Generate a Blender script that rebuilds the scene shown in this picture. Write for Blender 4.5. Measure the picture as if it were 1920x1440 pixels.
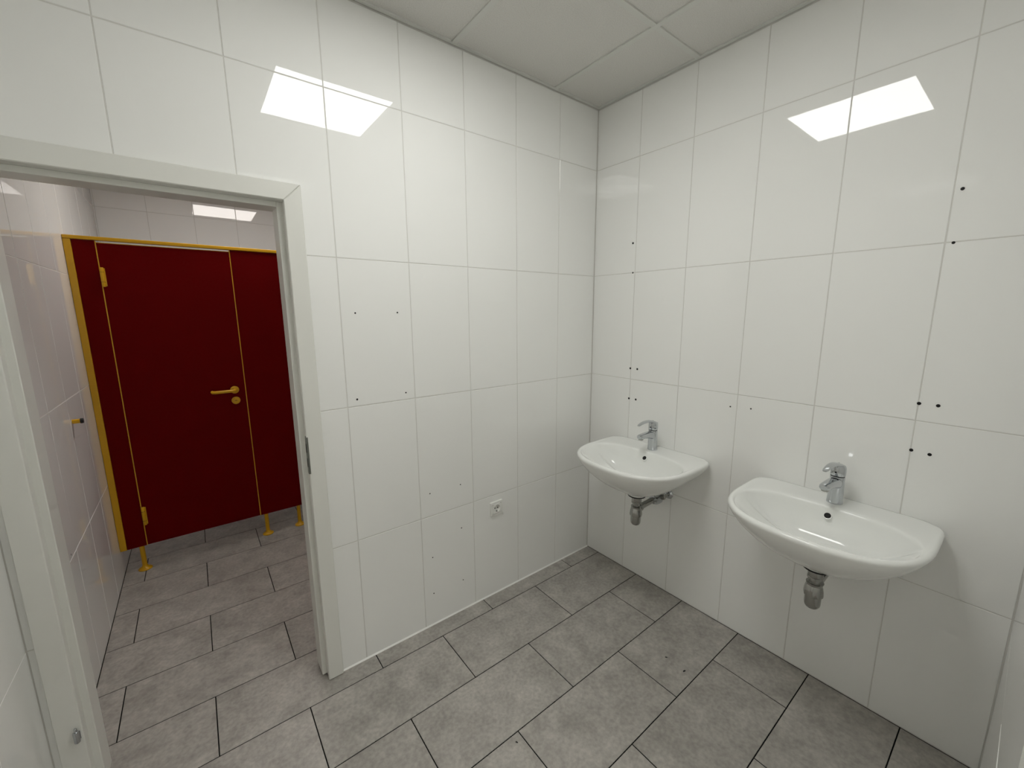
import bpy, math, random
from mathutils import Vector, Matrix
random.seed(7)
S = bpy.context.scene
COL = S.collection
for o in list(bpy.data.objects):
    bpy.data.objects.remove(o)

# ------------------------------------------------------------------ camera
CAM = Vector((-1.9791, -1.7262, 1.578))
YAW, PITCH, ROLL, FPX = 0.6587, -0.1720, -0.0067, 766.45
fwd = Vector((math.sin(YAW) * math.cos(PITCH), math.cos(YAW) * math.cos(PITCH), math.sin(PITCH)))
rgt = Vector((math.cos(YAW), -math.sin(YAW), 0))
upv = rgt.cross(fwd)
r2 = rgt * math.cos(ROLL) + upv * math.sin(ROLL)
u2 = -rgt * math.sin(ROLL) + upv * math.cos(ROLL)
cam = bpy.data.cameras.new('camera')
cam.sensor_width = 36.0
cam.lens = FPX / 1920 * 36.0
cam.clip_start = 0.01
co = bpy.data.objects.new('camera', cam)
co.matrix_world = Matrix(((r2.x, u2.x, -fwd.x, CAM.x), (r2.y, u2.y, -fwd.y, CAM.y), (r2.z, u2.z, -fwd.z, CAM.z), (0, 0, 0, 1)))
COL.objects.link(co)
S.camera = co

# ------------------------------------------------------------------ world, exposure
w = bpy.data.worlds.new('world')
S.world = w
w.use_nodes = True
w.node_tree.nodes['Background'].inputs[0].default_value = (0.5, 0.5, 0.5, 1)
w.node_tree.nodes['Background'].inputs[1].default_value = 0.0
S.view_settings.view_transform = 'Standard'
S.view_settings.look = 'None'
S.view_settings.gamma = 1
S.view_settings.use_curve_mapping = False
S.view_settings.exposure = 0.0
S.cycles.max_bounces = 12
S.cycles.diffuse_bounces = 8        # a white room lives from light bouncing many times
S.cycles.glossy_bounces = 4
S.cycles.transmission_bounces = 0
S.cycles.use_denoising = True
S.cycles.use_adaptive_sampling = True
S.cycles.adaptive_threshold = 0.09
S.cycles.adaptive_min_samples = 12
S.cycles.blur_glossy = 0.5
S.cycles.use_light_tree = False
LAMP_MAIN = 12.6      # radiance of the washroom panel
LAMP_WC = 14.0        # radiance of the panel over the cubicles
LAMP_HALL_FILL = 16.0      # radiance of the unseen corridor panel, added as fill light

# ------------------------------------------------------------------ materials
M = {}
def mat(name, col, rough=0.5, metal=0.0, spec=0.5, coat=0.0, emis=None):
    m = bpy.data.materials.new(name)
    m.use_nodes = True
    b = m.node_tree.nodes['Principled BSDF']
    b.inputs['Base Color'].default_value = (*col, 1)
    b.inputs['Roughness'].default_value = rough
    b.inputs['Metallic'].default_value = metal
    b.inputs['Specular IOR Level'].default_value = spec
    b.inputs['Coat Weight'].default_value = coat
    if emis:
        b.inputs['Emission Color'].default_value = (*emis[0], 1)
        b.inputs['Emission Strength'].default_value = emis[1]
    M[name] = m
    return m

def nd(m, t, **kw):
    n = m.node_tree.nodes.new(t)
    for k, v in kw.items():
        setattr(n, k, v)
    return n

def bump(m, scale, strength, dist, detail=2.0, coords='Object'):
    nt = m.node_tree
    b = nt.nodes['Principled BSDF']
    tc = nd(m, 'ShaderNodeTexCoord')
    no = nd(m, 'ShaderNodeTexNoise')
    no.inputs['Scale'].default_value = scale
    no.inputs['Detail'].default_value = detail
    bp = nd(m, 'ShaderNodeBump')
    bp.inputs['Strength'].default_value = strength
    bp.inputs['Distance'].default_value = dist
    nt.links.new(tc.outputs[coords], no.inputs['Vector'])
    nt.links.new(no.outputs['Fac'], bp.inputs['Height'])
    nt.links.new(bp.outputs['Normal'], b.inputs['Normal'])
    return no

mat('tile_glaze', (0.868, 0.870, 0.852), 0.018, spec=0.58)
bump(M['tile_glaze'], 9.0, 0.15, 0.0003, 1.0)
mat('grout_light', (0.66, 0.65, 0.62), 0.8)
bump(M['grout_light'], 300, 0.3, 0.001)
mat('grout_dark', (0.008, 0.008, 0.008), 0.9, spec=0.1)
bump(M['grout_dark'], 300, 0.3, 0.001)
mat('paint_white', (0.78, 0.78, 0.75), 0.6)
bump(M['paint_white'], 220, 0.15, 0.001)
mat('lacquer', (0.74, 0.74, 0.70), 0.32)
bump(M['lacquer'], 60, 0.02, 0.0005)
mat('silicone', (0.85, 0.85, 0.82), 0.35)
mat('ceramic', (0.86, 0.87, 0.85), 0.035)
bump(M['ceramic'], 5, 0.03, 0.002)
mat('chrome', (0.56, 0.58, 0.60), 0.07, metal=1.0)
mat('chrome_worn', (0.43, 0.43, 0.41), 0.20, metal=1.0)
n_ = bump(M['chrome_worn'], 40, 0.08, 0.001)
mat('steel', (0.22, 0.23, 0.21), 0.35, metal=0.9)
mat('black', (0.004, 0.004, 0.004), 0.7)
mat('rubber', (0.012, 0.012, 0.012), 0.6)
mat('red_laminate', (0.128, 0.0003, 0.0006), 0.6, spec=0.06)
bump(M['red_laminate'], 500, 0.12, 0.0005)
mat('yellow', (0.66, 0.36, 0.004), 0.32)
bump(M['yellow'], 90, 0.05, 0.0005)
mat('plastic_white', (0.82, 0.82, 0.79), 0.25)
mat('ceiling_fibre', (0.70, 0.69, 0.66), 0.9, spec=0.2)
nt = M['ceiling_fibre'].node_tree
no = bump(M['ceiling_fibre'], 260, 0.5, 0.002, 4)
cr = nd(M['ceiling_fibre'], 'ShaderNodeValToRGB')
cr.color_ramp.elements[0].position = 0.3
cr.color_ramp.elements[0].color = (0.62, 0.61, 0.58, 1)
cr.color_ramp.elements[1].position = 0.6
cr.color_ramp.elements[1].color = (0.71, 0.70, 0.67, 1)
nt.links.new(no.outputs['Fac'], cr.inputs['Fac'])
nt.links.new(cr.outputs['Color'], nt.nodes['Principled BSDF'].inputs['Base Color'])
mat('grid_metal', (0.66, 0.665, 0.63), 0.5)
mat('led_main', (0.9, 0.9, 0.9), 0.4, emis=((1.0, 1.0, 0.965), LAMP_MAIN))
mat('led_hall_fill', (0.9, 0.9, 0.9), 0.4, emis=((1.0, 0.985, 0.95), LAMP_HALL_FILL))
mat('led_wc', (0.9, 0.9, 0.9), 0.4, emis=((1.0, 0.945, 0.895), LAMP_WC))

# floor tile: mottled cement grey stoneware
m = mat('stoneware', (0.26, 0.255, 0.245), 0.42, spec=0.4)
nt = m.node_tree
b = nt.nodes['Principled BSDF']
tc = nd(m, 'ShaderNodeTexCoord')
oi = nd(m, 'ShaderNodeObjectInfo')
mp = nd(m, 'ShaderNodeVectorMath', operation='MULTIPLY_ADD')
cmb = nd(m, 'ShaderNodeCombineXYZ')
nt.links.new(oi.outputs['Random'], cmb.inputs[0]); nt.links.new(oi.outputs['Random'], cmb.inputs[1]); nt.links.new(oi.outputs['Random'], cmb.inputs[2])
mp.inputs[1].default_value = (37, 37, 37)
nt.links.new(cmb.outputs[0], mp.inputs[0]); nt.links.new(tc.outputs['Object'], mp.inputs[2])
n1 = nd(m, 'ShaderNodeTexNoise'); n1.inputs['Scale'].default_value = 9; n1.inputs['Detail'].default_value = 6; n1.inputs['Roughness'].default_value = 0.62; n1.inputs['Distortion'].default_value = 0.4
n2 = nd(m, 'ShaderNodeTexNoise'); n2.inputs['Scale'].default_value = 70; n2.inputs['Detail'].default_value = 3
nt.links.new(mp.outputs[0], n1.inputs['Vector']); nt.links.new(mp.outputs[0], n2.inputs['Vector'])
c1 = nd(m, 'ShaderNodeValToRGB')
c1.color_ramp.elements[0].position = 0.3; c1.color_ramp.elements[0].color = (0.300, 0.282, 0.259, 1)
c1.color_ramp.elements[1].position = 0.7; c1.color_ramp.elements[1].color = (0.465, 0.440, 0.406, 1)
nt.links.new(n1.outputs['Fac'], c1.inputs['Fac'])
c2 = nd(m, 'ShaderNodeValToRGB')
c2.color_ramp.elements[0].position = 0.3; c2.color_ramp.elements[0].color = (0.84, 0.84, 0.84, 1)
c2.color_ramp.elements[1].position = 0.7; c2.color_ramp.elements[1].color = (1.1, 1.1, 1.1, 1)
nt.links.new(n2.outputs['Fac'], c2.inputs['Fac'])
mx = nd(m, 'ShaderNodeMix', data_type='RGBA', blend_type='MULTIPLY'); mx.inputs[0].default_value = 1
nt.links.new(c1.outputs[0], mx.inputs[6]); nt.links.new(c2.outputs[0], mx.inputs[7])
nt.links.new(mx.outputs[2], b.inputs['Base Color'])
bp = nd(m, 'ShaderNodeBump'); bp.inputs['Strength'].default_value = 0.12; bp.inputs['Distance'].default_value = 0.001
nt.links.new(n2.outputs['Fac'], bp.inputs['Height']); nt.links.new(bp.outputs[0], b.inputs['Normal'])

# ------------------------------------------------------------------ helpers
class MB:
    def __init__(s):
        s.v = []; s.f = []
    def box(s, x0, x1, y0, y1, z0, z1):
        i = len(s.v)
        s.v += [(x0, y0, z0), (x1, y0, z0), (x1, y1, z0), (x0, y1, z0), (x0, y0, z1), (x1, y0, z1), (x1, y1, z1), (x0, y1, z1)]
        s.f += [[i + a for a in q] for q in ((0, 3, 2, 1), (4, 5, 6, 7), (0, 1, 5, 4), (1, 2, 6, 5), (2, 3, 7, 6), (3, 0, 4, 7))]
        return s
    def rings(s, rings, cap0=True, cap1=True):
        i = len(s.v); n = len(rings[0])
        for r in rings:
            s.v += [tuple(p) for p in r]
        for k in range(len(rings) - 1):
            for j in range(n):
                a = i + k * n + j; b_ = i + k * n + (j + 1) % n
                s.f.append([a, b_, b_ + n, a + n])
        if cap0: s.f.append([i + j for j in range(n)][::-1])
        if cap1: s.f.append([i + (len(rings) - 1) * n + j for j in range(n)])
        return s
    def lathe(s, prof, o=(0, 0, 0), axis=(0, 0, 1), n=32, facet=0.0):
        a = Vector(axis).normalized()
        t = Vector((1, 0, 0)) if abs(a.x) < 0.9 else Vector((0, 1, 0))
        u = a.cross(t).normalized(); v = a.cross(u)
        R = []
        for r, h in prof:
            R.append([Vector(o) + a * h + (u * math.cos(2 * math.pi * j / n) + v * math.sin(2 * math.pi * j / n)) * r * (1 + facet * math.cos(8 * 2 * math.pi * j / n)) for j in range(n)])
        return s.rings(R)
    def tube(s, pts, r, n=16):
        pts = [Vector(p) for p in pts]
        R = []; u = None
        for k, p in enumerate(pts):
            d = ((pts[min(k + 1, len(pts) - 1)] - pts[max(k - 1, 0)])).normalized()
            if u is None:
                t = Vector((0, 0, 1)) if abs(d.z) < 0.9 else Vector((1, 0, 0))
                u = d.cross(t).normalized()
            u = (u - d * u.dot(d)).normalized(); v = d.cross(u)
            rr = r[k] if isinstance(r, (list, tuple)) else r
            R.append([p + (u * math.cos(2 * math.pi * j / n) + v * math.sin(2 * math.pi * j / n)) * rr for j in range(n)])
        return s.rings(R)
    def prism(s, poly, t, b=0.0, back=0.0):
        """poly in local (u, v), counter-clockwise; front at w = t with bevel b, back at w = back"""
        n = len(poly)
        ins = []
        for k in range(n):
            p0 = Vector(poly[k - 1]); p = Vector(poly[k]); p1 = Vector(poly[(k + 1) % n])
            e0 = (p - p0).normalized(); e1 = (p1 - p).normalized()
            n0 = Vector((-e0.y, e0.x)); n1 = Vector((-e1.y, e1.x))
            mm = n0 + n1
            mm = mm / max(mm.dot(n0), 1e-6) if mm.length > 1e-6 else n0
            ins.append(p + mm * b)
        R = [[(p[0], p[1], back) for p in poly], [(p[0], p[1], t - b) for p in poly]]
        if b > 0:
            R.append([(p.x, p.y, t) for p in ins])
        return s.rings(R)
    def mesh(s, name, smooth=False, angle=None):
        me = bpy.data.meshes.new(name)
        me.from_pydata([tuple(v) for v in s.v], [], s.f)
        me.validate()
        if smooth:
            for p in me.polygons: p.use_smooth = True
            if angle is not None:
                try: me.set_sharp_from_angle(angle=math.radians(angle))
                except Exception: pass
        me.update()
        return me
    def build(s, name, material, parent=None, smooth=False, angle=None, bevel=0.0, seg=2):
        o = bpy.data.objects.new(name, s.mesh(name, smooth, angle))
        o.data.materials.append(M[material])
        COL.objects.link(o)
        if parent: o.parent = parent
        if bevel:
            md = o.modifiers.new('bevel', 'BEVEL'); md.width = bevel; md.segments = seg; md.limit_method = 'ANGLE'; md.angle_limit = math.radians(40)
        return o

def tag(o, label=None, cat=None, group=None, kind=None):
    if label: o['label'] = label
    if cat: o['category'] = cat
    if group: o['group'] = group
    if kind: o['kind'] = kind
    return o

def thing(name, loc, label, cat, group=None, kind=None, rz=0.0):
    o = bpy.data.objects.new(name, None)
    o.empty_display_size = 0.05
    o.location = loc; o.rotation_euler = (0, 0, rz)
    COL.objects.link(o)
    return tag(o, label, cat, group, kind)

# ------------------------------------------------------------------ dimensions
XL, YC, ZC = -2.475, -1.789, 2.7216       # left wall, front wall, ceiling
YB = 2.80                                  # back wall of the toilet room
XT = -0.30                                 # right wall of the toilet room
WT = 0.115                                 # thickness of the wall with the door
ROWS = [0.0, 0.595, 1.195, 1.795, 2.395, ZC - 0.004]
GAP = 0.0016
TILE_CACHE = {}

def tile_obj(parent, name, material, poly, O, U, N, thick, bevel, tilt):
    """one tile: poly in wall coordinates (u along U, v up or along V)"""
    V = N.cross(U)
    cu = (min(p[0] for p in poly) + max(p[0] for p in poly)) / 2
    cv = (min(p[1] for p in poly) + max(p[1] for p in poly)) / 2
    key = (material, thick, bevel, tuple((round(p[0] - cu, 4), round(p[1] - cv, 4)) for p in poly))
    me = TILE_CACHE.get(key)
    if me is None:
        mb = MB().prism([(p[0] - cu, p[1] - cv) for p in poly], 0.0, bevel, -thick)
        me = mb.mesh(name)
        me.materials.append(M[material])
        TILE_CACHE[key] = me
    o = bpy.data.objects.new(name, me)
    base = Matrix((( U.x, V.x, N.x, 0), (U.y, V.y, N.y, 0), (U.z, V.z, N.z, 0), (0, 0, 0, 1)))
    T = Matrix.Translation(O + U * cu + V * cv)
    rot = Matrix.Rotation(random.gauss(0, tilt), 4, 'X') @ Matrix.Rotation(random.gauss(0, tilt), 4, 'Y')
    o.matrix_world = T @ base @ rot
    o.parent = parent
    COL.objects.link(o)
    return o

def clip_rect(u0, u1, v0, v1, hole):
    """rectangle minus a hole standing on v = 0 -> list of polygons"""
    if hole is None: return [[(u0, v0), (u1, v0), (u1, v1), (u0, v1)]]
    a, b_, h = hole
    if u1 <= a or u0 >= b_ or v0 >= h: return [[(u0, v0), (u1, v0), (u1, v1), (u0, v1)]]
    left = u0 < a - 0.004; right = u1 > b_ + 0.004; top = v1 > h + 0.004
    if left and right: return []
    if left and top: return [[(u0, v0), (a, v0), (a, h), (u1, h), (u1, v1), (u0, v1)]]
    if right and top: return [[(b_, v0), (u1, v0), (u1, v1), (u0, v1), (u0, h), (b_, h)]]
    if left: return [[(u0, v0), (a, v0), (a, v1), (u0, v1)]]
    if right: return [[(b_, v0), (u1, v0), (u1, v1), (b_, v1)]]
    if top: return [[(u0, h), (u1, h), (u1, v1), (u0, v1)]]
    return []

def tile_wall(wall, O, U, N, us, hole=None, tilt=0.0011):
    us = sorted(us)
    for i in range(len(us) - 1):
        for j in range(len(ROWS) - 1):
            u0, u1, v0, v1 = us[i] + GAP, us[i + 1] - GAP, ROWS[j] + GAP + (0.002 if j == 0 else 0), ROWS[j + 1] - GAP
            if u1 - u0 < 0.006: continue
            for poly in clip_rect(u0, u1, v0, v1, hole):
                small = min(max(p[0] for p in poly) - min(p[0] for p in poly), 1) < 0.08
                tile_obj(wall, 'wall_tile', 'tile_glaze', poly, Vector(O), Vector(U), Vector(N), 0.005, 0.0011, 0.0 if small else tilt)

def cuts(lo, hi, first, step=0.3):
    k0 = math.ceil((lo - first) / step - 1e-6)
    r = [lo]
    x = first + k0 * step
    while x < hi - 1e-6:
        if x > lo + 1e-6: r.append(x)
        x += step
    return r + [hi]

RB = 0.0012   # grout bed lies this far behind the tile faces
# ------------------------------------------------------------------ walls
HOLE_A = (-2.440, -1.632, 2.020)
wa = MB()
wa.box(XL - 0.1, HOLE_A[0], RB, WT, 0, ZC + 0.1).box(HOLE_A[1], 0.1, RB, WT, 0, ZC + 0.1).box(HOLE_A[0], HOLE_A[1], RB, WT, HOLE_A[2], ZC + 0.1)
wall_back = tag(wa.build('wall_back', 'grout_light'), 'white tiled wall with the door opening and the power socket', 'wall', kind='structure')
tile_wall(wall_back, (0, 0, 0), (1, 0, 0), (0, -1, 0), cuts(XL, 0.0, -0.3053), HOLE_A)

wb = MB().box(RB, 0.12, YC - 0.12, RB, 0, ZC + 0.1)
wall_right = tag(wb.build('wall_right', 'grout_light'), 'white tiled wall carrying both wash basins', 'wall', kind='structure')
tile_wall(wall_right, (0, 0, 0), (0, -1, 0), (-1, 0, 0), cuts(0.0, -YC, 0.2921))

wd = MB().box(XL - 0.12, XL - RB, YC - 0.12, RB, 0, ZC + 0.1)
wall_left = tag(wd.build('wall_left', 'grout_light'), 'white tiled side wall left of the door frame', 'wall', kind='structure')
tile_wall(wall_left, (XL, 0, 0), (0, 1, 0), (1, 0, 0), cuts(YC, 0.0, -0.28))

# front wall, with the entrance opening the photograph is taken from
E0, E1, EH = -2.285, -1.395, 2.03
we = MB()
we.box(XL, E0 - 0.04, YC - 0.12, YC - RB, 0, ZC + 0.1).box(E1 + 0.04, RB, YC - 0.12, YC - RB, 0, ZC + 0.1).box(E0 - 0.04, E1 + 0.04, YC - 0.12, YC - RB, EH + 0.04, ZC + 0.1)
wall_front = tag(we.build('wall_front', 'grout_light'), 'white tiled wall at the right edge around the entrance', 'wall', kind='structure')
tile_wall(wall_front, (0, YC, 0), (-1, 0, 0), (0, 1, 0), cuts(0.0, -XL, 0.24), (-E1 - 0.04, -E0 + 0.04, EH + 0.04))

wt1 = MB().box(XL - 0.12, XL - RB, WT, YB + 0.1, 0, ZC + 0.1)
wall_tl = tag(wt1.build('wall_toilet_left', 'grout_light'), 'white tiled wall mirroring the red cubicle through the doorway', 'wall', kind='structure')
tile_wall(wall_tl, (XL, 0, 0), (0, 1, 0), (1, 0, 0), cuts(WT + 0.001, YB, 1.588))
wt2 = MB().box(XL - 0.1, XT + 0.1, YB + RB, YB + 0.1, 0, ZC + 0.1)
wall_tb = tag(wt2.build('wall_toilet_back', 'grout_light'), 'white tiled wall above and behind the red cubicle', 'wall', kind='structure')
tile_wall(wall_tb, (0, YB, 0), (1, 0, 0), (0, -1, 0), cuts(XL, XT, -1.865))
wt3 = MB().box(XT, XT + 0.1, WT, YB, 0, ZC + 0.1)
tag(wt3.build('wall_toilet_right', 'paint_white'), 'plain white end wall of the toilet room', 'wall', kind='structure')

# corridor shell behind the entrance
cw = MB().box(-3.0, -0.9, -3.3, -3.2, 0, ZC + 0.1)
tag(cw.build('wall_corridor_back', 'paint_white'), 'plain white corridor wall opposite the entrance', 'wall', kind='structure')
cw = MB().box(-3.1, -3.0, -3.3, YC - 0.12, 0, ZC + 0.1)
tag(cw.build('wall_corridor_left', 'paint_white'), 'plain white corridor wall on the left', 'wall', kind='structure')
cw = MB().box(-0.9, -0.8, -3.3, YC - 0.12, 0, ZC + 0.1)
tag(cw.build('wall_corridor_right', 'paint_white'), 'plain white corridor wall on the right', 'wall', kind='structure')

# ------------------------------------------------------------------ floor
fl = MB().box(-3.0, 0.02, -3.2, YB + 0.02, -0.08, -0.0016)
floor = tag(fl.build('floor', 'grout_dark'), 'grey stoneware tiled floor with dark joints', 'floor', kind='structure')
FG = 0.0019
FX, FY = Vector((1, 0, 0)), Vector((0, 0, 1))
k = -11
while True:
    y0 = -0.097 + 0.2985 * k; k += 1
    y1 = y0 + 0.2985
    if y0 > YB: break
    first = -0.2535 if k % 2 == 1 else -0.5565
    lo, hi = (XL, 0.0) if y1 > YC else (-3.0, -0.9)
    if y0 > 0.1: hi = XT
    for a, b_ in zip(cuts(lo, hi, first, 0.606)[:-1], cuts(lo, hi, first, 0.606)[1:]):
        v0, v1 = y0 + FG, min(y1, YB) - FG
        if v1 - v0 < 0.02: continue
        segs = [(v0, v1)]
        poly = [(a + FG, v0), (b_ - FG, v0), (b_ - FG, v1), (a + FG, v1)]
        tile_obj(floor, 'floor_tile', 'stoneware', poly, Vector((0, 0, 0)), FX, FY, 0.006, 0.0008, 0.0004)

# silicone bead along the door wall
sb = MB()
for x0, x1 in ((-1.614, -0.001), (XL + 0.001, -2.457)):
    sb.rings([[(x0, 0, 0.0), (x0, -0.006, 0.0), (x0, -0.0035, 0.0035), (x0, 0, 0.006)], [(x1, 0, 0.0), (x1, -0.006, 0.0), (x1, -0.0035, 0.0035), (x1, 0, 0.006)]])
tag(sb.build('trim_1', 'silicone'), 'thin white silicone bead along the foot of the door wall', 'trim', kind='structure')

# ------------------------------------------------------------------ ceiling
cl = MB().box(XL - 0.02, 0.02, YC - 0.02, 0.02, ZC + 0.03, ZC + 0.1)
ceiling = tag(cl.build('ceiling', 'ceiling_fibre'), 'suspended ceiling of pale mineral fibre tiles in a white grid', 'ceiling', kind='structure')
GXs = [XL, -2.162, -1.559, -0.956, -0.353, 0.0]
GYs = [YC, -1.200, -0.597, 0.0]
LC = (-1.559, -0.956, -1.200, -0.597)
for i in range(5):
    for j in range(3):
        x0, x1, y0, y1 = GXs[i], GXs[i + 1], GYs[j], GYs[j + 1]
        if (x0, y0) == (LC[0], LC[2]): continue
        poly = [(x0 + 0.002, -y1 + 0.002), (x1 - 0.002, -y1 + 0.002), (x1 - 0.002, -y0 - 0.002), (x0 + 0.002, -y0 - 0.002)]
        tile_obj(ceiling, 'ceiling_tile', 'ceiling_fibre', poly, Vector((0, 0, ZC + 0.0050)), Vector((1, 0, 0)), Vector((0, 0, -1)), 0.012, 0.0, 0.0)
for x in GXs[1:-1]:
    MB().box(x - 0.012, x + 0.012, YC + 0.003, -0.003, ZC - 0.0010, ZC + 0.0049).build('grid_bar', 'grid_metal', ceiling)
for y in GYs[1:-1]:
    for i in range(5):
        x0, x1 = GXs[i] + (0.0125 if i else 0.003), GXs[i + 1] - (0.0125 if i < 4 else 0.003)
        MB().box(x0, x1, y - 0.012, y + 0.012, ZC - 0.0010, ZC + 0.0049).build('grid_bar', 'grid_metal', ceiling)
for a in ((XL + 0.003, -0.003, -0.019, -0.003), (XL + 0.003, -0.003, YC + 0.003, YC + 0.019), (-0.019, -0.003, YC + 0.02, -0.02), (XL + 0.003, XL + 0.019, YC + 0.02, -0.02)):
    MB().box(*a, ZC - 0.0005, ZC + 0.0049).build('wall_angle', 'grid_metal', ceiling)
tag(MB().box(XL - 0.02, XT + 0.02, WT, YB + 0.02, ZC, ZC + 0.1).build('ceiling_toilet', 'ceiling_fibre'), 'pale ceiling of the toilet room', 'ceiling', kind='structure')
tag(MB().box(-3.0, -0.9, -3.2, YC - 0.12, ZC, ZC + 0.1).build('ceiling_corridor', 'paint_white'), 'plain white corridor ceiling', 'ceiling', kind='structure')

def led_panel(x0, x1, y0, y1, z, material, label):
    t = thing('ceiling_light', ((x0 + x1) / 2, (y0 + y1) / 2, z), label, 'ceiling light')
    hx, hy = (x1 - x0) / 2, (y1 - y0) / 2
    f = 0.016
    mb = MB()
    mb.box(-hx, hx, -hy, -hy + f, -0.004, 0.008).box(-hx, hx, hy - f, hy, -0.004, 0.008).box(-hx, -hx + f, -hy + f, hy - f, -0.004, 0.008).box(hx - f, hx, -hy + f, hy - f, -0.004, 0.008)
    mb.build('frame', 'plastic_white', t)
    MB().box(-hx + f, hx - f, -hy + f, hy - f, -0.002, 0.006).build('diffuser', material, t)
    return t
led_panel(-1.551, -0.961, -1.193, -0.601, ZC - 0.001, 'led_main', 'square LED ceiling panel over the wash basins, mirrored in the wall tiles')
led_panel(-1.848, -1.252, 1.187, 1.783, ZC - 0.010, 'led_wc', 'square LED ceiling panel above the red cubicle, mirrored in its back wall')

led_panel(-2.15, -1.55, -2.85, -2.25, ZC - 0.010, 'led_hall_fill', 'unseen square LED panel added in the corridor to brighten the lower walls and floor')  # added out of view to brighten lower walls and floor through the entrance

# ------------------------------------------------------------------ door frame
def door_frame(name, x0, x1, ztop, yf, yb, cw, label, strike=None, hinge=None, flip=1):
    """x0/x1/ztop: clear rebate opening; yf: face of the near wall, yb: far wall face; flip: +1 near side faces -y"""
    t = thing(name, ((x0 + x1) / 2, yf, 0), label, 'door frame', kind='structure')
    ox, oy = (x0 + x1) / 2, yf
    a, b_ = x0 - ox, x1 - ox
    pr = 0.018                                     # casing stands this proud
    def plate(nm, poly, ya, yb_, material='lacquer', bev=0.0025):
        mb = MB()
        mb.prism(poly, 0.0, 0.0, 0.0) if False else None
        n = len(poly)
        ins = MB(); ins.prism(poly, abs(yb_ - ya), bev, 0.0)
        # local (u, v, w) -> x, z, y ; front towards ya
        sgn = 1 if ya < yb_ else -1
        ins.v = [(p[0], yb_ - sgn * p[2], p[1]) for p in ins.v]
        if sgn < 0: ins.f = [q[::-1] for q in ins.f]
        return ins.build(nm, material, t)
    zb = 0.003
    for side, (ya, ybk) in (('near', (-pr * flip, 0.0015 * flip)), ('far', ((yb - yf) + pr * flip, (yb - yf) - 0.0005 * flip))):
        g = 0.0003
        plate('casing', [(b_, zb), (b_ + cw, zb), (b_ + cw, ztop + cw - g), (b_, ztop - g)], ya, ybk)
        plate('casing', [(a - cw, zb), (a, zb), (a, ztop - g), (a - cw, ztop + cw - g)], ya, ybk)
        plate('casing', [(a - cw + g, ztop + cw), (a + g, ztop), (b_ - g, ztop), (b_ + cw - g, ztop + cw)], ya, ybk)
    st, rd = 0.018, 0.024                          # stop step and rebate depth
    L = (yb - yf)
    e = 0.0022
    for s, xr in ((1, b_), (-1, a)):
        prof = [(xr + s * 0.001, -0.004 * flip), (xr + s * 0.040, 0.002 * flip), (xr + s * 0.040, L), (xr - s * st, L), (xr - s * st, rd * flip + e * flip), (xr - s * (st - e), rd * flip), (xr + s * 0.001, rd * flip)]
        if s * flip < 0: prof = prof[::-1]
        MB().rings([[(p[0], p[1], 0.009) for p in prof], [(p[0], p[1], ztop - 0.0005) for p in prof]]).build('jamb', 'lacquer', t)
    ys = lambda p, q: (min(p * flip, q * flip), max(p * flip, q * flip))
    La = abs(L)
    hd = MB()
    hd.box(a - 0.038, b_ + 0.038, *ys(-0.003, La), ztop + 0.0005, ztop + 0.038)
    hd.box(a + st + 0.0002, b_ - st - 0.0002, *ys(rd, La), ztop - st, ztop + 0.0004)
    hd.build('head_jamb', 'lacquer', t, bevel=0.0015)
    if strike is not None:
        z0, z1 = strike
        xx = b_ - 0.0006
        poly = []
        for k_ in range(9):
            an = math.pi * k_ / 8; poly.append((-0.006 + 0.0125 * math.cos(an), z1 - 0.0095 + 0.0095 * math.sin(an)))
        for k_ in range(9):
            an = math.pi + math.pi * k_ / 8; poly.append((-0.006 + 0.0125 * math.cos(an), z0 + 0.0095 + 0.0095 * math.sin(an)))
        p = MB().prism(poly, 0.0022, 0.0005, 0.0)
        p.v = [(b_ + 0.0012 - q[2], q[0], q[1]) for q in p.v]
        sp = p.build('strike_plate', 'steel', t)
        MB().box(b_ - 0.0006, b_ + 0.0048, -0.0194, -0.0180, z0 + 0.004, z1 - 0.004).build('lip', 'steel', sp)
        MB().box(b_ - 0.0017, b_ - 0.0006, -0.011, 0.001, z0 + 0.03, z0 + 0.065).build('latch_slot', 'black', sp)
        MB().box(b_ - 0.0017, b_ - 0.0006, -0.011, 0.001, z0 + 0.09, z0 + 0.125).build('latch_slot', 'black', sp)
    for z in (hinge or []):
        h = MB().lathe([(0.0005, 0.0), (0.0068, 0.0), (0.0075, 0.0015), (0.0075, 0.036), (0.0068, 0.0375), (0.0042, 0.038), (0.0042, 0.048), (0.003, 0.050), (0.0003, 0.0505)], (a - 0.014, -0.0265, z), n=20).build('hinge_knuckle', 'chrome', t, True, 35)
        MB().box(a - 0.022, a - 0.006, -0.0205, -0.0180, z + 0.004, z + 0.032).build('hinge_leaf', 'chrome', h)
    return t
door_frame('door_1', -2.395, -1.674, 1.978, 0.0, WT, 0.060, 'white lacquered door frame without a door leaf, opening to the red cubicle', strike=(0.950, 1.108), hinge=(0.250, 1.72))
door_frame('door_2', E0 + 0.0, E1 - 0.0, EH, YC, YC - 0.12, 0.060, 'white entrance door frame at the right edge of the picture', flip=-1)

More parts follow.
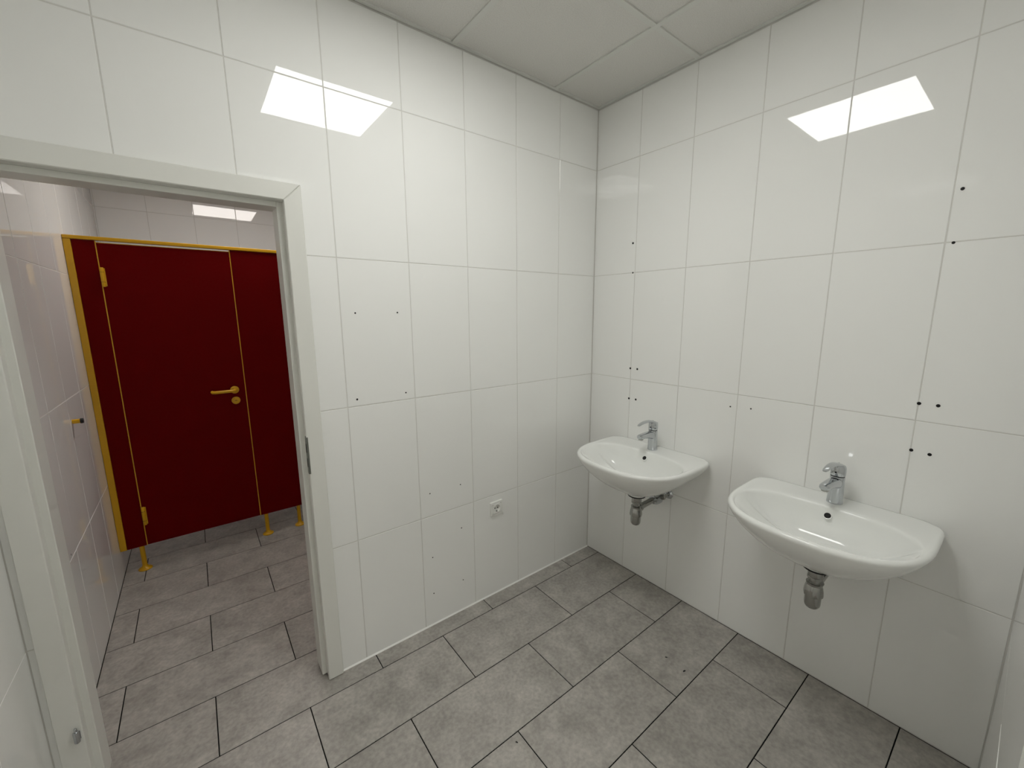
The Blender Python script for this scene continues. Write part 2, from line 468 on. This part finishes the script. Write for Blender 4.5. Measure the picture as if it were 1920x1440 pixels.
# ------------------------------------------------------------------ drill holes in the tiles
def holes(wall, pts, put, axis):
    for a, z, r in pts:
        p = Vector(put(a, z)); n_ = Vector(axis)
        MB().lathe([(r, 0.0), (r, 0.0010), (r * 0.85, 0.0014), (0.0002, 0.0014)], p, axis, 14).build('drill_hole', 'black', wall)
holes(wall_back, [(-1.448, 1.582, .0034), (-1.269, 1.583, .0034), (-1.465, 1.225, .0042), (-1.249, 1.227, .0034), (-1.153, .714, .0030), (-.982, .714, .0030), (-.983, .474, .0030), (-1.153, .373, .0030), (-1.155, .174, .0030), (-.982, .174, .0030)],
      lambda a, z: (a, 0.0003, z), (0, -1, 0))
holes(wall_right, [(-.272, 1.954, .0055), (-.279, 1.795, .0045), (-.290, 1.258, .0058), (-.337, 1.258, .0058), (-.289, 1.080, .0058), (-.336, 1.081, .0058), (-.863, 1.133, .0035), (-.954, 1.139, .0035), (-1.511, 1.957, .0050), (-1.511, 1.793, .0045), (-1.494, 1.257, .0056), (-1.541, 1.257, .0056), (-1.494, 1.087, .0056), (-1.541, 1.083, .0056)],
      lambda a, z: (0.0003, a, z), (-1, 0, 0))
holes(wall_tl, [(0.600, 0.612, .004)], lambda a, z: (XL - 0.0003, a, z), (1, 0, 0))

# ------------------------------------------------------------------ wash basins
def basin_outline(n):
    """plan outline (s sideways, d out of the wall), counter-clockwise seen from above, plus matching bowl edge"""
    W, D = 0.302, 0.493
    out = []
    a0 = 2.55
    dm = 0.20
    for k in range(n):
        th = 2 * math.pi * k / n
        c, s_ = math.cos(th), math.sin(th)
        if s_ >= 0:
            e = 2 / 2.55
            x = W * math.copysign(abs(c) ** e, c); y = dm + (D - dm) * abs(s_) ** e
        else:
            e = 2 / 9.0
            x = (W - 0.006 * abs(s_)) * math.copysign(abs(c) ** e, c); y = dm - dm * abs(s_) ** e
        out.append((x, y))
    return out
def bowl_edge(n):
    out = []
    for k in range(n):
        th = 2 * math.pi * k / n
        c, s_ = math.cos(th), math.sin(th)
        if s_ >= 0:
            e = 2 / 2.5
            x = 0.270 * math.copysign(abs(c) ** e, c); y = 0.258 + (0.460 - 0.258) * abs(s_) ** e
        else:
            e = 2 / 2.3
            x = 0.270 * math.copysign(abs(c) ** e, c); y = 0.258 - (0.258 - 0.137) * abs(s_) ** e
        out.append((x, y))
    return out

BN = 96
def basin_mesh():
    O = basin_outline(BN); I = bowl_edge(BN)
    R = []
    zr = 0.0                                   # rim level, local
    cb = (0.0, 0.215)                          # under-body centre
    def under(f, z, fb):
        ring = []
        for x, y in O:
            if y >= cb[1]: yy = cb[1] + (y - cb[1]) * f
            else: yy = cb[1] - (cb[1] - y) * fb
            ring.append((x * f, yy, z))
        return ring
    R.append([(0.046 * math.cos(2 * math.pi * k / BN), 0.200 + 0.046 * math.sin(2 * math.pi * k / BN), -0.228) for k in range(BN)])
    R.append([(0.050 * math.cos(2 * math.pi * k / BN), 0.200 + 0.050 * math.sin(2 * math.pi * k / BN), -0.222) for k in range(BN)])
    R.append([(0.056 * math.cos(2 * math.pi * k / BN), 0.200 + 0.056 * math.sin(2 * math.pi * k / BN), -0.198) for k in range(BN)])
    for f, z, fb in ((0.28, -0.190, 0.5), (0.40, -0.178, 0.80), (0.55, -0.155, 0.97), (0.70, -0.124, 1.0), (0.82, -0.092, 1.0), (0.91, -0.062, 1.0), (0.965, -0.038, 1.0), (0.99, -0.022, 1.0), (1.0, -0.012, 1.0)):
        R.append(under(f, z, fb))
    def inset(t, z):
        ring = []
        for (x, y), (p, q) in zip(O, I):
            ring.append((x + (p - x) * t, y + (q - y) * t, z))
        return ring
    def off(dv, z):
        ring = []
        for (x, y) in O:
            v = Vector((x, y - 0.22)); L = v.length
            yy = 0.22 + v.y * (1 - dv / L)
            if y < 0.01: yy = y
            ring.append((x * (1 - dv / L), yy, z))
        return ring
    R.append(off(0.0020, -0.0065)); R.append(off(0.0060, -0.0022)); R.append(off(0.0125, 0.0))
    O2 = off(0.0125, 0.0)
    wb = []
    for k in range(BN):
        q = max(0.0, min(1.0, (-math.sin(2 * math.pi * k / BN) + 0.30) / 1.05))
        wb.append(q * q * (3 - 2 * q))
    for t, zf, zb in ((0.35, -0.0012, 0.0), (0.7, -0.0042, 0.0), (0.92, -0.0072, -0.0003), (1.0, -0.0090, -0.0022)):
        R.append([(x + (p - x) * t, y + (q - y) * t, zf + (zb - zf) * wb[k]) for k, ((x, y, _), (p, q)) in enumerate(zip(O2, I))])
    dc = (0.0, 0.245)
    for f in (0.985, 0.96, 0.92, 0.86, 0.78, 0.68, 0.56, 0.43, 0.30, 0.18, 0.09):
        ring = []
        for k, (p, q) in enumerate(I):
            zf = -0.0090 - 0.123 * (1 - f ** 2.0) ** 1.15
            zb = -0.0022 - 0.130 * (1 - f ** 5.0) ** 0.80
            ring.append((dc[0] + (p - dc[0]) * f, dc[1] + (q - dc[1]) * f, zf + (zb - zf) * wb[k]))
        R.append(ring)
    mb = MB().rings(R)
    mb.f = [q for q in mb.f]
    return mb

def make_basin(yc, label):
    t = thing('wash_basin', (0, yc, 0.845), label, 'wash basin', 'wall-hung wash basins')
    # local: basin coords (s, d) -> world (-d, -s)
    mb = basin_mesh()
    mb.v = [(-p[1] - 0.0005, -p[0], p[2]) for p in mb.v]
    bw = mb.build('bowl', 'ceramic', t, True)
    md = bw.modifiers.new('sub', 'SUBSURF'); md.levels = 1; md.render_levels = 1
    # overflow: dark opening with a ceramic lip on the back slope of the bowl
    n_ = Vector((-0.80, 0, 0.60)).normalized()
    p = Vector((-0.1475, 0.0, -0.0345))
    MB().lathe([(0.0135, -0.004), (0.0135, 0.0006), (0.0125, 0.0014), (0.0110, 0.0012), (0.0105, -0.004)], p, n_, 28).build('overflow_rim', 'ceramic', t, True, 40)
    MB().lathe([(0.0108, -0.004), (0.0108, 0.0002), (0.0001, 0.0003)], p, n_, 24).build('overflow_opening', 'black', t)
    MB().lathe([(0.033, -0.1375), (0.033, -0.1285), (0.030, -0.1265), (0.022, -0.128), (0.020, -0.131), (0.0002, -0.131)], (-0.245, 0, 0), (0, 0, 1), 28).build('waste_fitting', 'chrome', t, True, 40)
    # two fixing nuts on the underside ledge are hidden; the white boss carries a black seal
    MB().lathe([(0.0445, -0.2322), (0.0455, -0.2314), (0.0455, -0.2285), (0.042, -0.228), (0.03, -0.228), (0.03, -0.2325)], (-0.2005, 0, 0), (0, 0, 1), 28).build('seal', 'rubber', t, True, 40)
    return t
YB1, YB2 = -0.511, -1.316
make_basin(YB1, 'white ceramic wall-hung wash basin in the tiled corner')
make_basin(YB2, 'white ceramic wall-hung wash basin nearest the camera')

# ------------------------------------------------------------------ mixer taps
def make_tap(yc, label, lift, swing, rz):
    t = thing('mixer_tap', (-0.079, yc, 0.8448), label, 'tap', 'chrome mixer taps', rz=rz)
    # local +F = out of the wall = world -x
    n = 32
    R = []
    for z, r, sh in ((0.0, 0.0262, 0), (0.002, 0.0266, 0), (0.006, 0.0258, 0), (0.03, 0.0248, 0.0), (0.06, 0.0240, 0.001), (0.09, 0.0235, 0.002), (0.106, 0.0235, 0.0025), (0.1085, 0.0228, 0.0025)):
        R.append([(-(sh) + r * math.cos(2 * math.pi * j / n), r * math.sin(2 * math.pi * j / n), z) for j in range(n)])
    MB().rings(R).build('body', 'chrome', t, True, 40)
    # spout: rounded section swept outwards
    R = []
    for d, zc, hw, hh, tl in ((0.004, 0.080, 0.0205, 0.025, 0.0), (0.025, 0.086, 0.0200, 0.021, 0.12), (0.055, 0.090, 0.0190, 0.0165, 0.10), (0.085, 0.0915, 0.0180, 0.0140, 0.0), (0.108, 0.0915, 0.0172, 0.0125, -0.1), (0.121, 0.0905, 0.0160, 0.0110, -0.25), (0.126, 0.0900, 0.0130, 0.0085, -0.3)):
        ring = []
        for j in range(24):
            an = 2 * math.pi * j / 24
            cx = math.copysign(abs(math.cos(an)) ** 0.72, math.cos(an)); cz = math.copysign(abs(math.sin(an)) ** 0.72, math.sin(an))
            ring.append((-d + tl * hh * cz * 0.5, hw * cx, zc + hh * cz))
        R.append(ring)
    sp = MB().rings(R).build('spout', 'chrome', t, True, 45)
    MB().lathe([(0.0125, 0.0), (0.0125, 0.007), (0.010, 0.0075), (0.0095, 0.003), (0.0002, 0.003)], (-0.109, 0, 0.0815), (0, 0, -1), 20).build('aerator', 'chrome_worn', sp, True, 40)
    MB().lathe([(0.0222, 0.1085), (0.0222, 0.1125)], (-0.0025, 0, 0), n=28).build('joint_ring', 'black', t, True, 40)
    # cap and lever turn together
    lv = bpy.data.objects.new('lever_head', None); lv = None
    cs, sn = math.cos(swing), math.sin(swing)
    def rotz(p): return (p[0] * cs - p[1] * sn, p[0] * sn + p[1] * cs, p[2])
    R = []
    for z, r in ((0.1125, 0.0235), (0.115, 0.0243), (0.128, 0.0245), (0.143, 0.0240), (0.151, 0.0220), (0.1555, 0.0175), (0.1575, 0.0100), (0.158, 0.002)):
        tiltz = 0.0 if z < 0.128 else (z - 0.128) * 0.35
        R.append([rotz((-0.0025 + r * math.cos(2 * math.pi * j / n), r * math.sin(2 * math.pi * j / n), z - tiltz * math.cos(2 * math.pi * j / n) * 0.5)) for j in range(n)])
    cap = MB().rings(R).build('cap', 'chrome', t, True, 50)
    R = []
    for d, zc, hw, hh in ((-0.014, 0.1460, 0.0175, 0.0070), (0.006, 0.1530, 0.0180, 0.0080), (0.030, 0.1605, 0.0165, 0.0072), (0.056, 0.1650, 0.0145, 0.0058), (0.084, 0.1655, 0.0128, 0.0048), (0.110, 0.1620, 0.0112, 0.0040), (0.128, 0.1575, 0.0095, 0.0034), (0.136, 0.1550, 0.0065, 0.0022)):
        zc = zc + lift * max(d, 0) / 0.13
        ring = []
        for j in range(20):
            an = 2 * math.pi * j / 20
            cx = math.copysign(abs(math.cos(an)) ** 0.75, math.cos(an)); cz = math.copysign(abs(math.sin(an)) ** 0.8, math.sin(an))
            ring.append(rotz((-d, hw * cx, zc + hh * cz)))
        R.append(ring)
    MB().rings(R).build('lever', 'chrome', t, True, 50)
    MB().lathe([(0.0032, 0.0), (0.0032, 0.0012), (0.0001, 0.0014)], rotz((-0.0262, 0, 0.128)), rotz((-1, 0, 0)), 16).build('temperature_dot', 'black', cap)
    # pop-up rod behind the body
    MB().tube([(0.030, 0, 0.0), (0.030, 0, 0.062)], 0.0022, 10).build('pull_rod', 'chrome', t, True, 40)
    MB().lathe([(0.0005, 0.062), (0.0045, 0.063), (0.0050, 0.068), (0.0040, 0.072), (0.0005, 0.073)], (0.030, 0, 0), n=14).build('rod_knob', 'chrome', t, True, 60)
    return t
make_tap(YB1, 'chrome single-lever mixer tap on the corner wash basin', 0.0, 0.0, 0.0)
make_tap(YB2, 'chrome single-lever mixer tap on the wash basin nearest the camera', 0.002, 0.0, -0.08)

# ------------------------------------------------------------------ bottle traps and valves
def make_trap(yc, label):
    zt = 0.6135
    t = thing('bottle_trap', (-0.2005, yc, 0.445), label, 'drain trap', 'chrome bottle traps')
    z = lambda q: q - 0.445
    MB().lathe([(0.0200, z(zt - 0.001)), (0.0250, z(zt - 0.001)), (0.0255, z(0.606)), (0.0255, z(0.584)), (0.0245, z(0.581)), (0.0262, z(0.579)), (0.0262, z(0.573)), (0.0200, z(0.571)), (0.0190, z(0.5535)), (0.001, z(0.5535))][::-1], n=32).build('tailpiece', 'chrome_worn', t, True, 30)
    cup = MB().lathe([(0.0001, z(0.5000)), (0.0272, z(0.5000)), (0.0310, z(0.5020)), (0.0320, z(0.5080)), (0.0305, z(0.5250)), (0.0270, z(0.5420)), (0.0255, z(0.5450)), (0.0262, z(0.5470)), (0.0262, z(0.5520)), (0.0225, z(0.5535)), (0.0001, z(0.5535))], n=64, facet=0.03).build('cup', 'chrome_worn', t, True, 30)
    MB().lathe([(0.0001, 0.0), (0.0120, 0.0015), (0.0200, 0.0060), (0.0250, 0.0140), (0.0268, 0.0230), (0.0270, z(0.4995)), (0.0001, z(0.4995))], n=64, facet=0.012).build('bottle', 'chrome_worn', t, True, 40)
    MB().lathe([(0.0270, z(0.5545)), (0.0278, z(0.5540)), (0.0278, z(0.5522)), (0.0255, z(0.5520))][::-1], n=32).build('lock_ring', 'chrome_worn', t, True, 40)
    MB().lathe([(0.016, 0.022), (0.0205, 0.023), (0.0215, 0.026), (0.0215, 0.040), (0.0200, 0.043), (0.0150, 0.044)], (0, 0, z(0.537)), (1, 0, 0.0), 32, facet=0.02).build('outlet_nut', 'chrome_worn', t, True, 30)
    MB().tube([(0.040, 0, z(0.537)), (0.130, 0, z(0.541)), (0.199, 0, z(0.5415))], 0.0160, 24).build('outlet_pipe', 'chrome_worn', t, True, 40)
    MB().lathe([(0.0162, 0.150), (0.024, 0.152), (0.031, 0.166), (0.0335, 0.186), (0.0335, 0.1995), (0.0162, 0.1995)], (0, 0, z(0.5415)), (1, 0, 0), 32).build('wall_rosette', 'chrome', t, True, 40)
    return t
make_trap(YB1, 'chrome bottle trap under the corner wash basin')
make_trap(YB2, 'chrome bottle trap under the wash basin nearest the camera')

def make_valve(y, z, label):
    t = thing('angle_valve', (0, y, z), label, 'valve', 'angle valves under the basins')
    MB().lathe([(0.012, 0.0005), (0.026, 0.0005), (0.0265, 0.003), (0.022, 0.008), (0.012, 0.011)], (0, 0, 0), (-1, 0, 0), 28).build('rosette', 'chrome', t, True, 40)
    MB().lathe([(0.0105, 0.008), (0.0105, 0.030), (0.0135, 0.031), (0.0135, 0.046), (0.0100, 0.048)], (0, 0, 0), (-1, 0, 0), 24).build('body', 'chrome_worn', t, True, 35)
    MB().lathe([(0.008, 0.048), (0.0155, 0.049), (0.0165, 0.053), (0.0165, 0.064), (0.0140, 0.067), (0.0002, 0.0675)], (0, 0, 0), (-1, 0, 0), 48, facet=0.05).build('handle', 'chrome_worn', t, True, 35)
    MB().lathe([(0.0075, 0.010), (0.0095, 0.012), (0.0095, 0.024), (0.0055, 0.025), (0.0050, 0.050)], (-0.038, 0, 0), (0, 0, 1), 20).build('outlet', 'chrome', t, True, 35)
    return t
for yc, nm in ((YB1, 'corner wash basin'), (YB2, 'wash basin nearest the camera')):
    make_valve(yc - 0.066, 0.588, 'chrome angle valve right of the trap under the ' + nm)
    make_valve(yc + 0.066, 0.588, 'chrome angle valve left of the trap under the ' + nm)

# ------------------------------------------------------------------ power socket
t = thing('power_socket', (-0.761, 0, 0.5185), 'small white square power socket low on the tiled wall', 'socket')
rr = MB()
def rrect(h, r, n=6):
    p = []
    for cx, cy, a0 in ((h - r, h - r, 0), (-h + r, h - r, 90), (-h + r, -h + r, 180), (h - r, -h + r, 270)):
        for k in range(n + 1):
            an = math.radians(a0 + 90 * k / n); p.append((cx + r * math.cos(an), cy + r * math.sin(an)))
    return p
TL = math.radians(1.2)
def sock(mb): mb.v = [(p[0] * math.cos(TL) - p[1] * math.sin(TL), -p[2], p[0] * math.sin(TL) + p[1] * math.cos(TL)) for p in mb.v]; return mb
# frame: square ring
o_, i_ = rrect(0.0405, 0.004), rrect(0.0285, 0.003)
fr = MB().rings([[(p[0], p[1], 0.0002) for p in o_], [(p[0], p[1], 0.006) for p in o_], [(p[0] * 0.965, p[1] * 0.965, 0.0095) for p in o_], [(p[0], p[1], 0.0105) for p in i_], [(p[0], p[1], 0.0012) for p in i_]], cap1=False)
sock(fr).build('frame', 'plastic_white', t)
# insert with a round well
n = 28
sq = []
for j in range(n):
    an = 2 * math.pi * j / n
    c, s_ = math.cos(an), math.sin(an); q = 0.0282 / max(abs(c), abs(s_))
    sq.append((c * q, s_ * q))
cir = lambda r, z: [(r * math.cos(2 * math.pi * j / n), r * math.sin(2 * math.pi * j / n), z) for j in range(n)]
ins = MB().rings([[(p[0], p[1], 0.0025) for p in sq], [(p[0], p[1], 0.0112) for p in sq], cir(0.0235, 0.0125), cir(0.0205, 0.0125), cir(0.0198, 0.0115), cir(0.0192, 0.0030)], cap0=False)
sock(ins).build('insert', 'plastic_white', t)
for x, z in ((-0.0095, 0.0), (0.0095, 0.0)):
    sock(MB().lathe([(0.0034, 0.0020), (0.0034, 0.0038), (0.0001, 0.0038)], (x, z, 0), (0, 0, 1), 14)).build('pin_hole', 'black', t)
for z in (-0.0178, 0.0178):
    sock(MB().box(-0.003, 0.003, z - 0.0016, z + 0.0016, 0.002, 0.0105)).build('earth_clip', 'steel', t)

# ------------------------------------------------------------------ red toilet cubicle front
YP0, YP1 = 1.540, 1.568
Z0, Z1 = 0.160, 1.986
cub = thing('toilet_cubicle', (XL, YP0, 0), 'dark red laminate toilet cubicle front with yellow trim seen through the doorway', 'toilet cubicle')
cx, cy = XL, YP0
def cbox(nm, mtl, x0, x1, y0, y1, z0, z1, parent=cub, bevel=0.0):
    return MB().box(x0 - cx, x1 - cx, y0 - cy, y1 - cy, z0, z1).build(nm, mtl, parent, bevel=bevel)
DX0, DX1 = -2.3475, -1.7405
PX1 = -1.462
D2 = PX1 + (DX1 - DX0)
cbox('panel', 'red_laminate', -2.4435, -2.353, YP0, YP1, Z0, Z1)
cbox('panel', 'red_laminate', -1.735, PX1 - 0.003, YP0, YP1, Z0, Z1)
cbox('panel', 'red_laminate', D2 + 0.006, XT - 0.003, YP0, YP1, Z0, Z1)
cbox('partition', 'red_laminate', -1.606, -1.578, YP1 + 0.002, YB - 0.003, Z0, Z1)
cbox('wall_channel', 'yellow', XL + 0.001, -2.444, YP0 - 0.006, YP1 + 0.006, Z0, Z1 + 0.001, bevel=0.002)
cbox('head_rail', 'yellow', XL + 0.001, XT - 0.003, YP0 - 0.008, YP1 + 0.008, Z1 + 0.002, Z1 + 0.021, bevel=0.003)
for x in (-2.3527, -1.7400, PX1 - 0.0025, D2 + 0.0010):
    cbox('edge_strip', 'yellow', x, x + 0.0046, YP0 + 0.0005, YP1 - 0.001, Z0 + 0.001, Z1 - 0.001)
def cub_door(x0, x1, lever):
    d = cbox('door', 'red_laminate', x0, x1, YP0 + 0.0005, YP1 - 0.0005, Z0 + 0.002, Z1 - 0.012)
    cbox('top_strip', 'yellow', x0, x1, YP0 + 0.002, YP1 - 0.004, Z1 - 0.0115, Z1 - 0.008, parent=d)
    for z0, z1 in ((1.738, 1.843), (0.297, 0.413)):
        h = MB().lathe([(0.0005, 0), (0.0085, 0.0), (0.009, 0.001), (0.009, z1 - z0 - 0.001), (0.0085, z1 - z0), (0.0005, z1 - z0)], (x0 + 0.0045 - cx, -0.0075, z0), n=16).build('hinge', 'yellow', d, True, 40)
        MB().box(x0 + 0.002 - cx, x0 + 0.018 - cx, -0.006, 0.0004, z0 + 0.004, z1 - 0.004).build('hinge_plate', 'yellow', h)
        for q in (0.24, 0.76):
            zz = z0 + (z1 - z0) * q
            MB().lathe([(0.0087, zz - 0.0008), (0.0092, zz - 0.0008), (0.0092, zz + 0.0008), (0.0087, zz + 0.0008)], (x0 + 0.0045 - cx, -0.0075, 0), n=16).build('hinge_joint', 'rubber', h)
    hx = x1 - 0.059
    def ros(z):
        return [(0.0005, 0.0), (0.0245, 0.0), (0.0250, 0.002), (0.0240, 0.0065), (0.0180, 0.0085), (0.0005, 0.0085)]
    MB().lathe(ros(0), (hx - cx, 0.0006, 1.084), (0, -1, 0), 28).build('handle_rosette', 'yellow', d, True, 35)
    pts = [(0, -0.006, 0), (0, -0.032, 0), (-0.003, -0.042, 0), (-0.012, -0.049, 0), (-0.03, -0.050, 0), (-0.100, -0.050, 0), (-0.114, -0.047, 0), (-0.121, -0.038, 0), (-0.122, -0.022, 0)]
    MB().tube([(hx - cx + p[0], p[1], 1.084) for p in pts], 0.0098, 14).build('lever_handle', 'yellow', d, True, 50)
    lk = MB().lathe(ros(0), (hx - cx, 0.0006, 1.012), (0, -1, 0), 28).build('lock_rosette', 'yellow', d, True, 35)
    MB().lathe([(0.0120, 0.008), (0.0115, 0.0105), (0.0005, 0.0105)], (hx - cx, 0.0006, 1.012), (0, -1, 0), 20).build('occupancy_disc', 'yellow', lk, True, 35)
    MB().box(hx - cx - 0.007, hx - cx + 0.007, -0.0112, -0.0096, 1.0105, 1.0135).build('coin_slot', 'rubber', lk)
cub_door(DX0, DX1, True)
cub_door(PX1 + 0.003, D2, True)
for x in (-2.379, -1.703, -1.492, D2 + 0.03):
    f = MB().tube([(x - cx, 0.018, 0.012), (x - cx, 0.018, Z0 - 0.0005)], 0.0125, 18).build('foot', 'yellow', cub, True, 40)
    MB().lathe([(0.0005, 0.0002), (0.0340, 0.0002), (0.0350, 0.003), (0.0335, 0.0065), (0.0250, 0.0120), (0.0165, 0.0165), (0.0130, 0.028), (0.0005, 0.028)], (x - cx, 0.018, 0), n=28).build('flange', 'yellow', f, True, 50)

# door stop peg on the toilet room wall
t = thing('door_stop', (XL, 1.025, 1.086), 'small yellow wall peg with black rubber tip beside the red cubicle', 'door stop')
MB().lathe([(0.0005, 0.0003), (0.0105, 0.0003), (0.0105, 0.0270), (0.0005, 0.0270)], (0, 0, 0), (1, 0, 0), 20).build('peg', 'yellow', t, True, 40)
MB().lathe([(0.0005, 0.0270), (0.0118, 0.0270), (0.0122, 0.0285), (0.0122, 0.0355), (0.0110, 0.0375), (0.0005, 0.0378)], (0, 0, 0), (1, 0, 0), 20).build('rubber_tip', 'rubber', t, True, 40)

# ------------------------------------------------------------------ bits of dirt on the floor
for (x, y), s, lb in (((-0.411, -0.854), 0.0055, 'tiny dark crumb on the floor tile below the basins, the farther of two'), ((-0.414, -0.945), 0.0075, 'small dark crumb on the floor tile below the basins, the nearer of two'), ((-1.193, -0.724), 0.005, 'tiny dark crumb on the floor tile at the bottom centre')):
    ring = []
    R = []
    for z, q in ((0.0002, 0.8), (0.0012, 1.0), (0.0026, 0.7), (0.0032, 0.2)):
        R.append([(s * q * (1 + 0.3 * math.sin(3 * an + s * 900)) * math.cos(an), 0.6 * s * q * (1 + 0.25 * math.cos(2 * an)) * math.sin(an), z) for an in [2 * math.pi * j / 12 for j in range(12)]])
    o = MB().rings(R).build('crumb', 'rubber')
    o.location = (x, y, 0.0)
    o.rotation_euler = (0, 0, s * 400)
    tag(o, lb, 'dirt', 'dark crumbs on the floor')
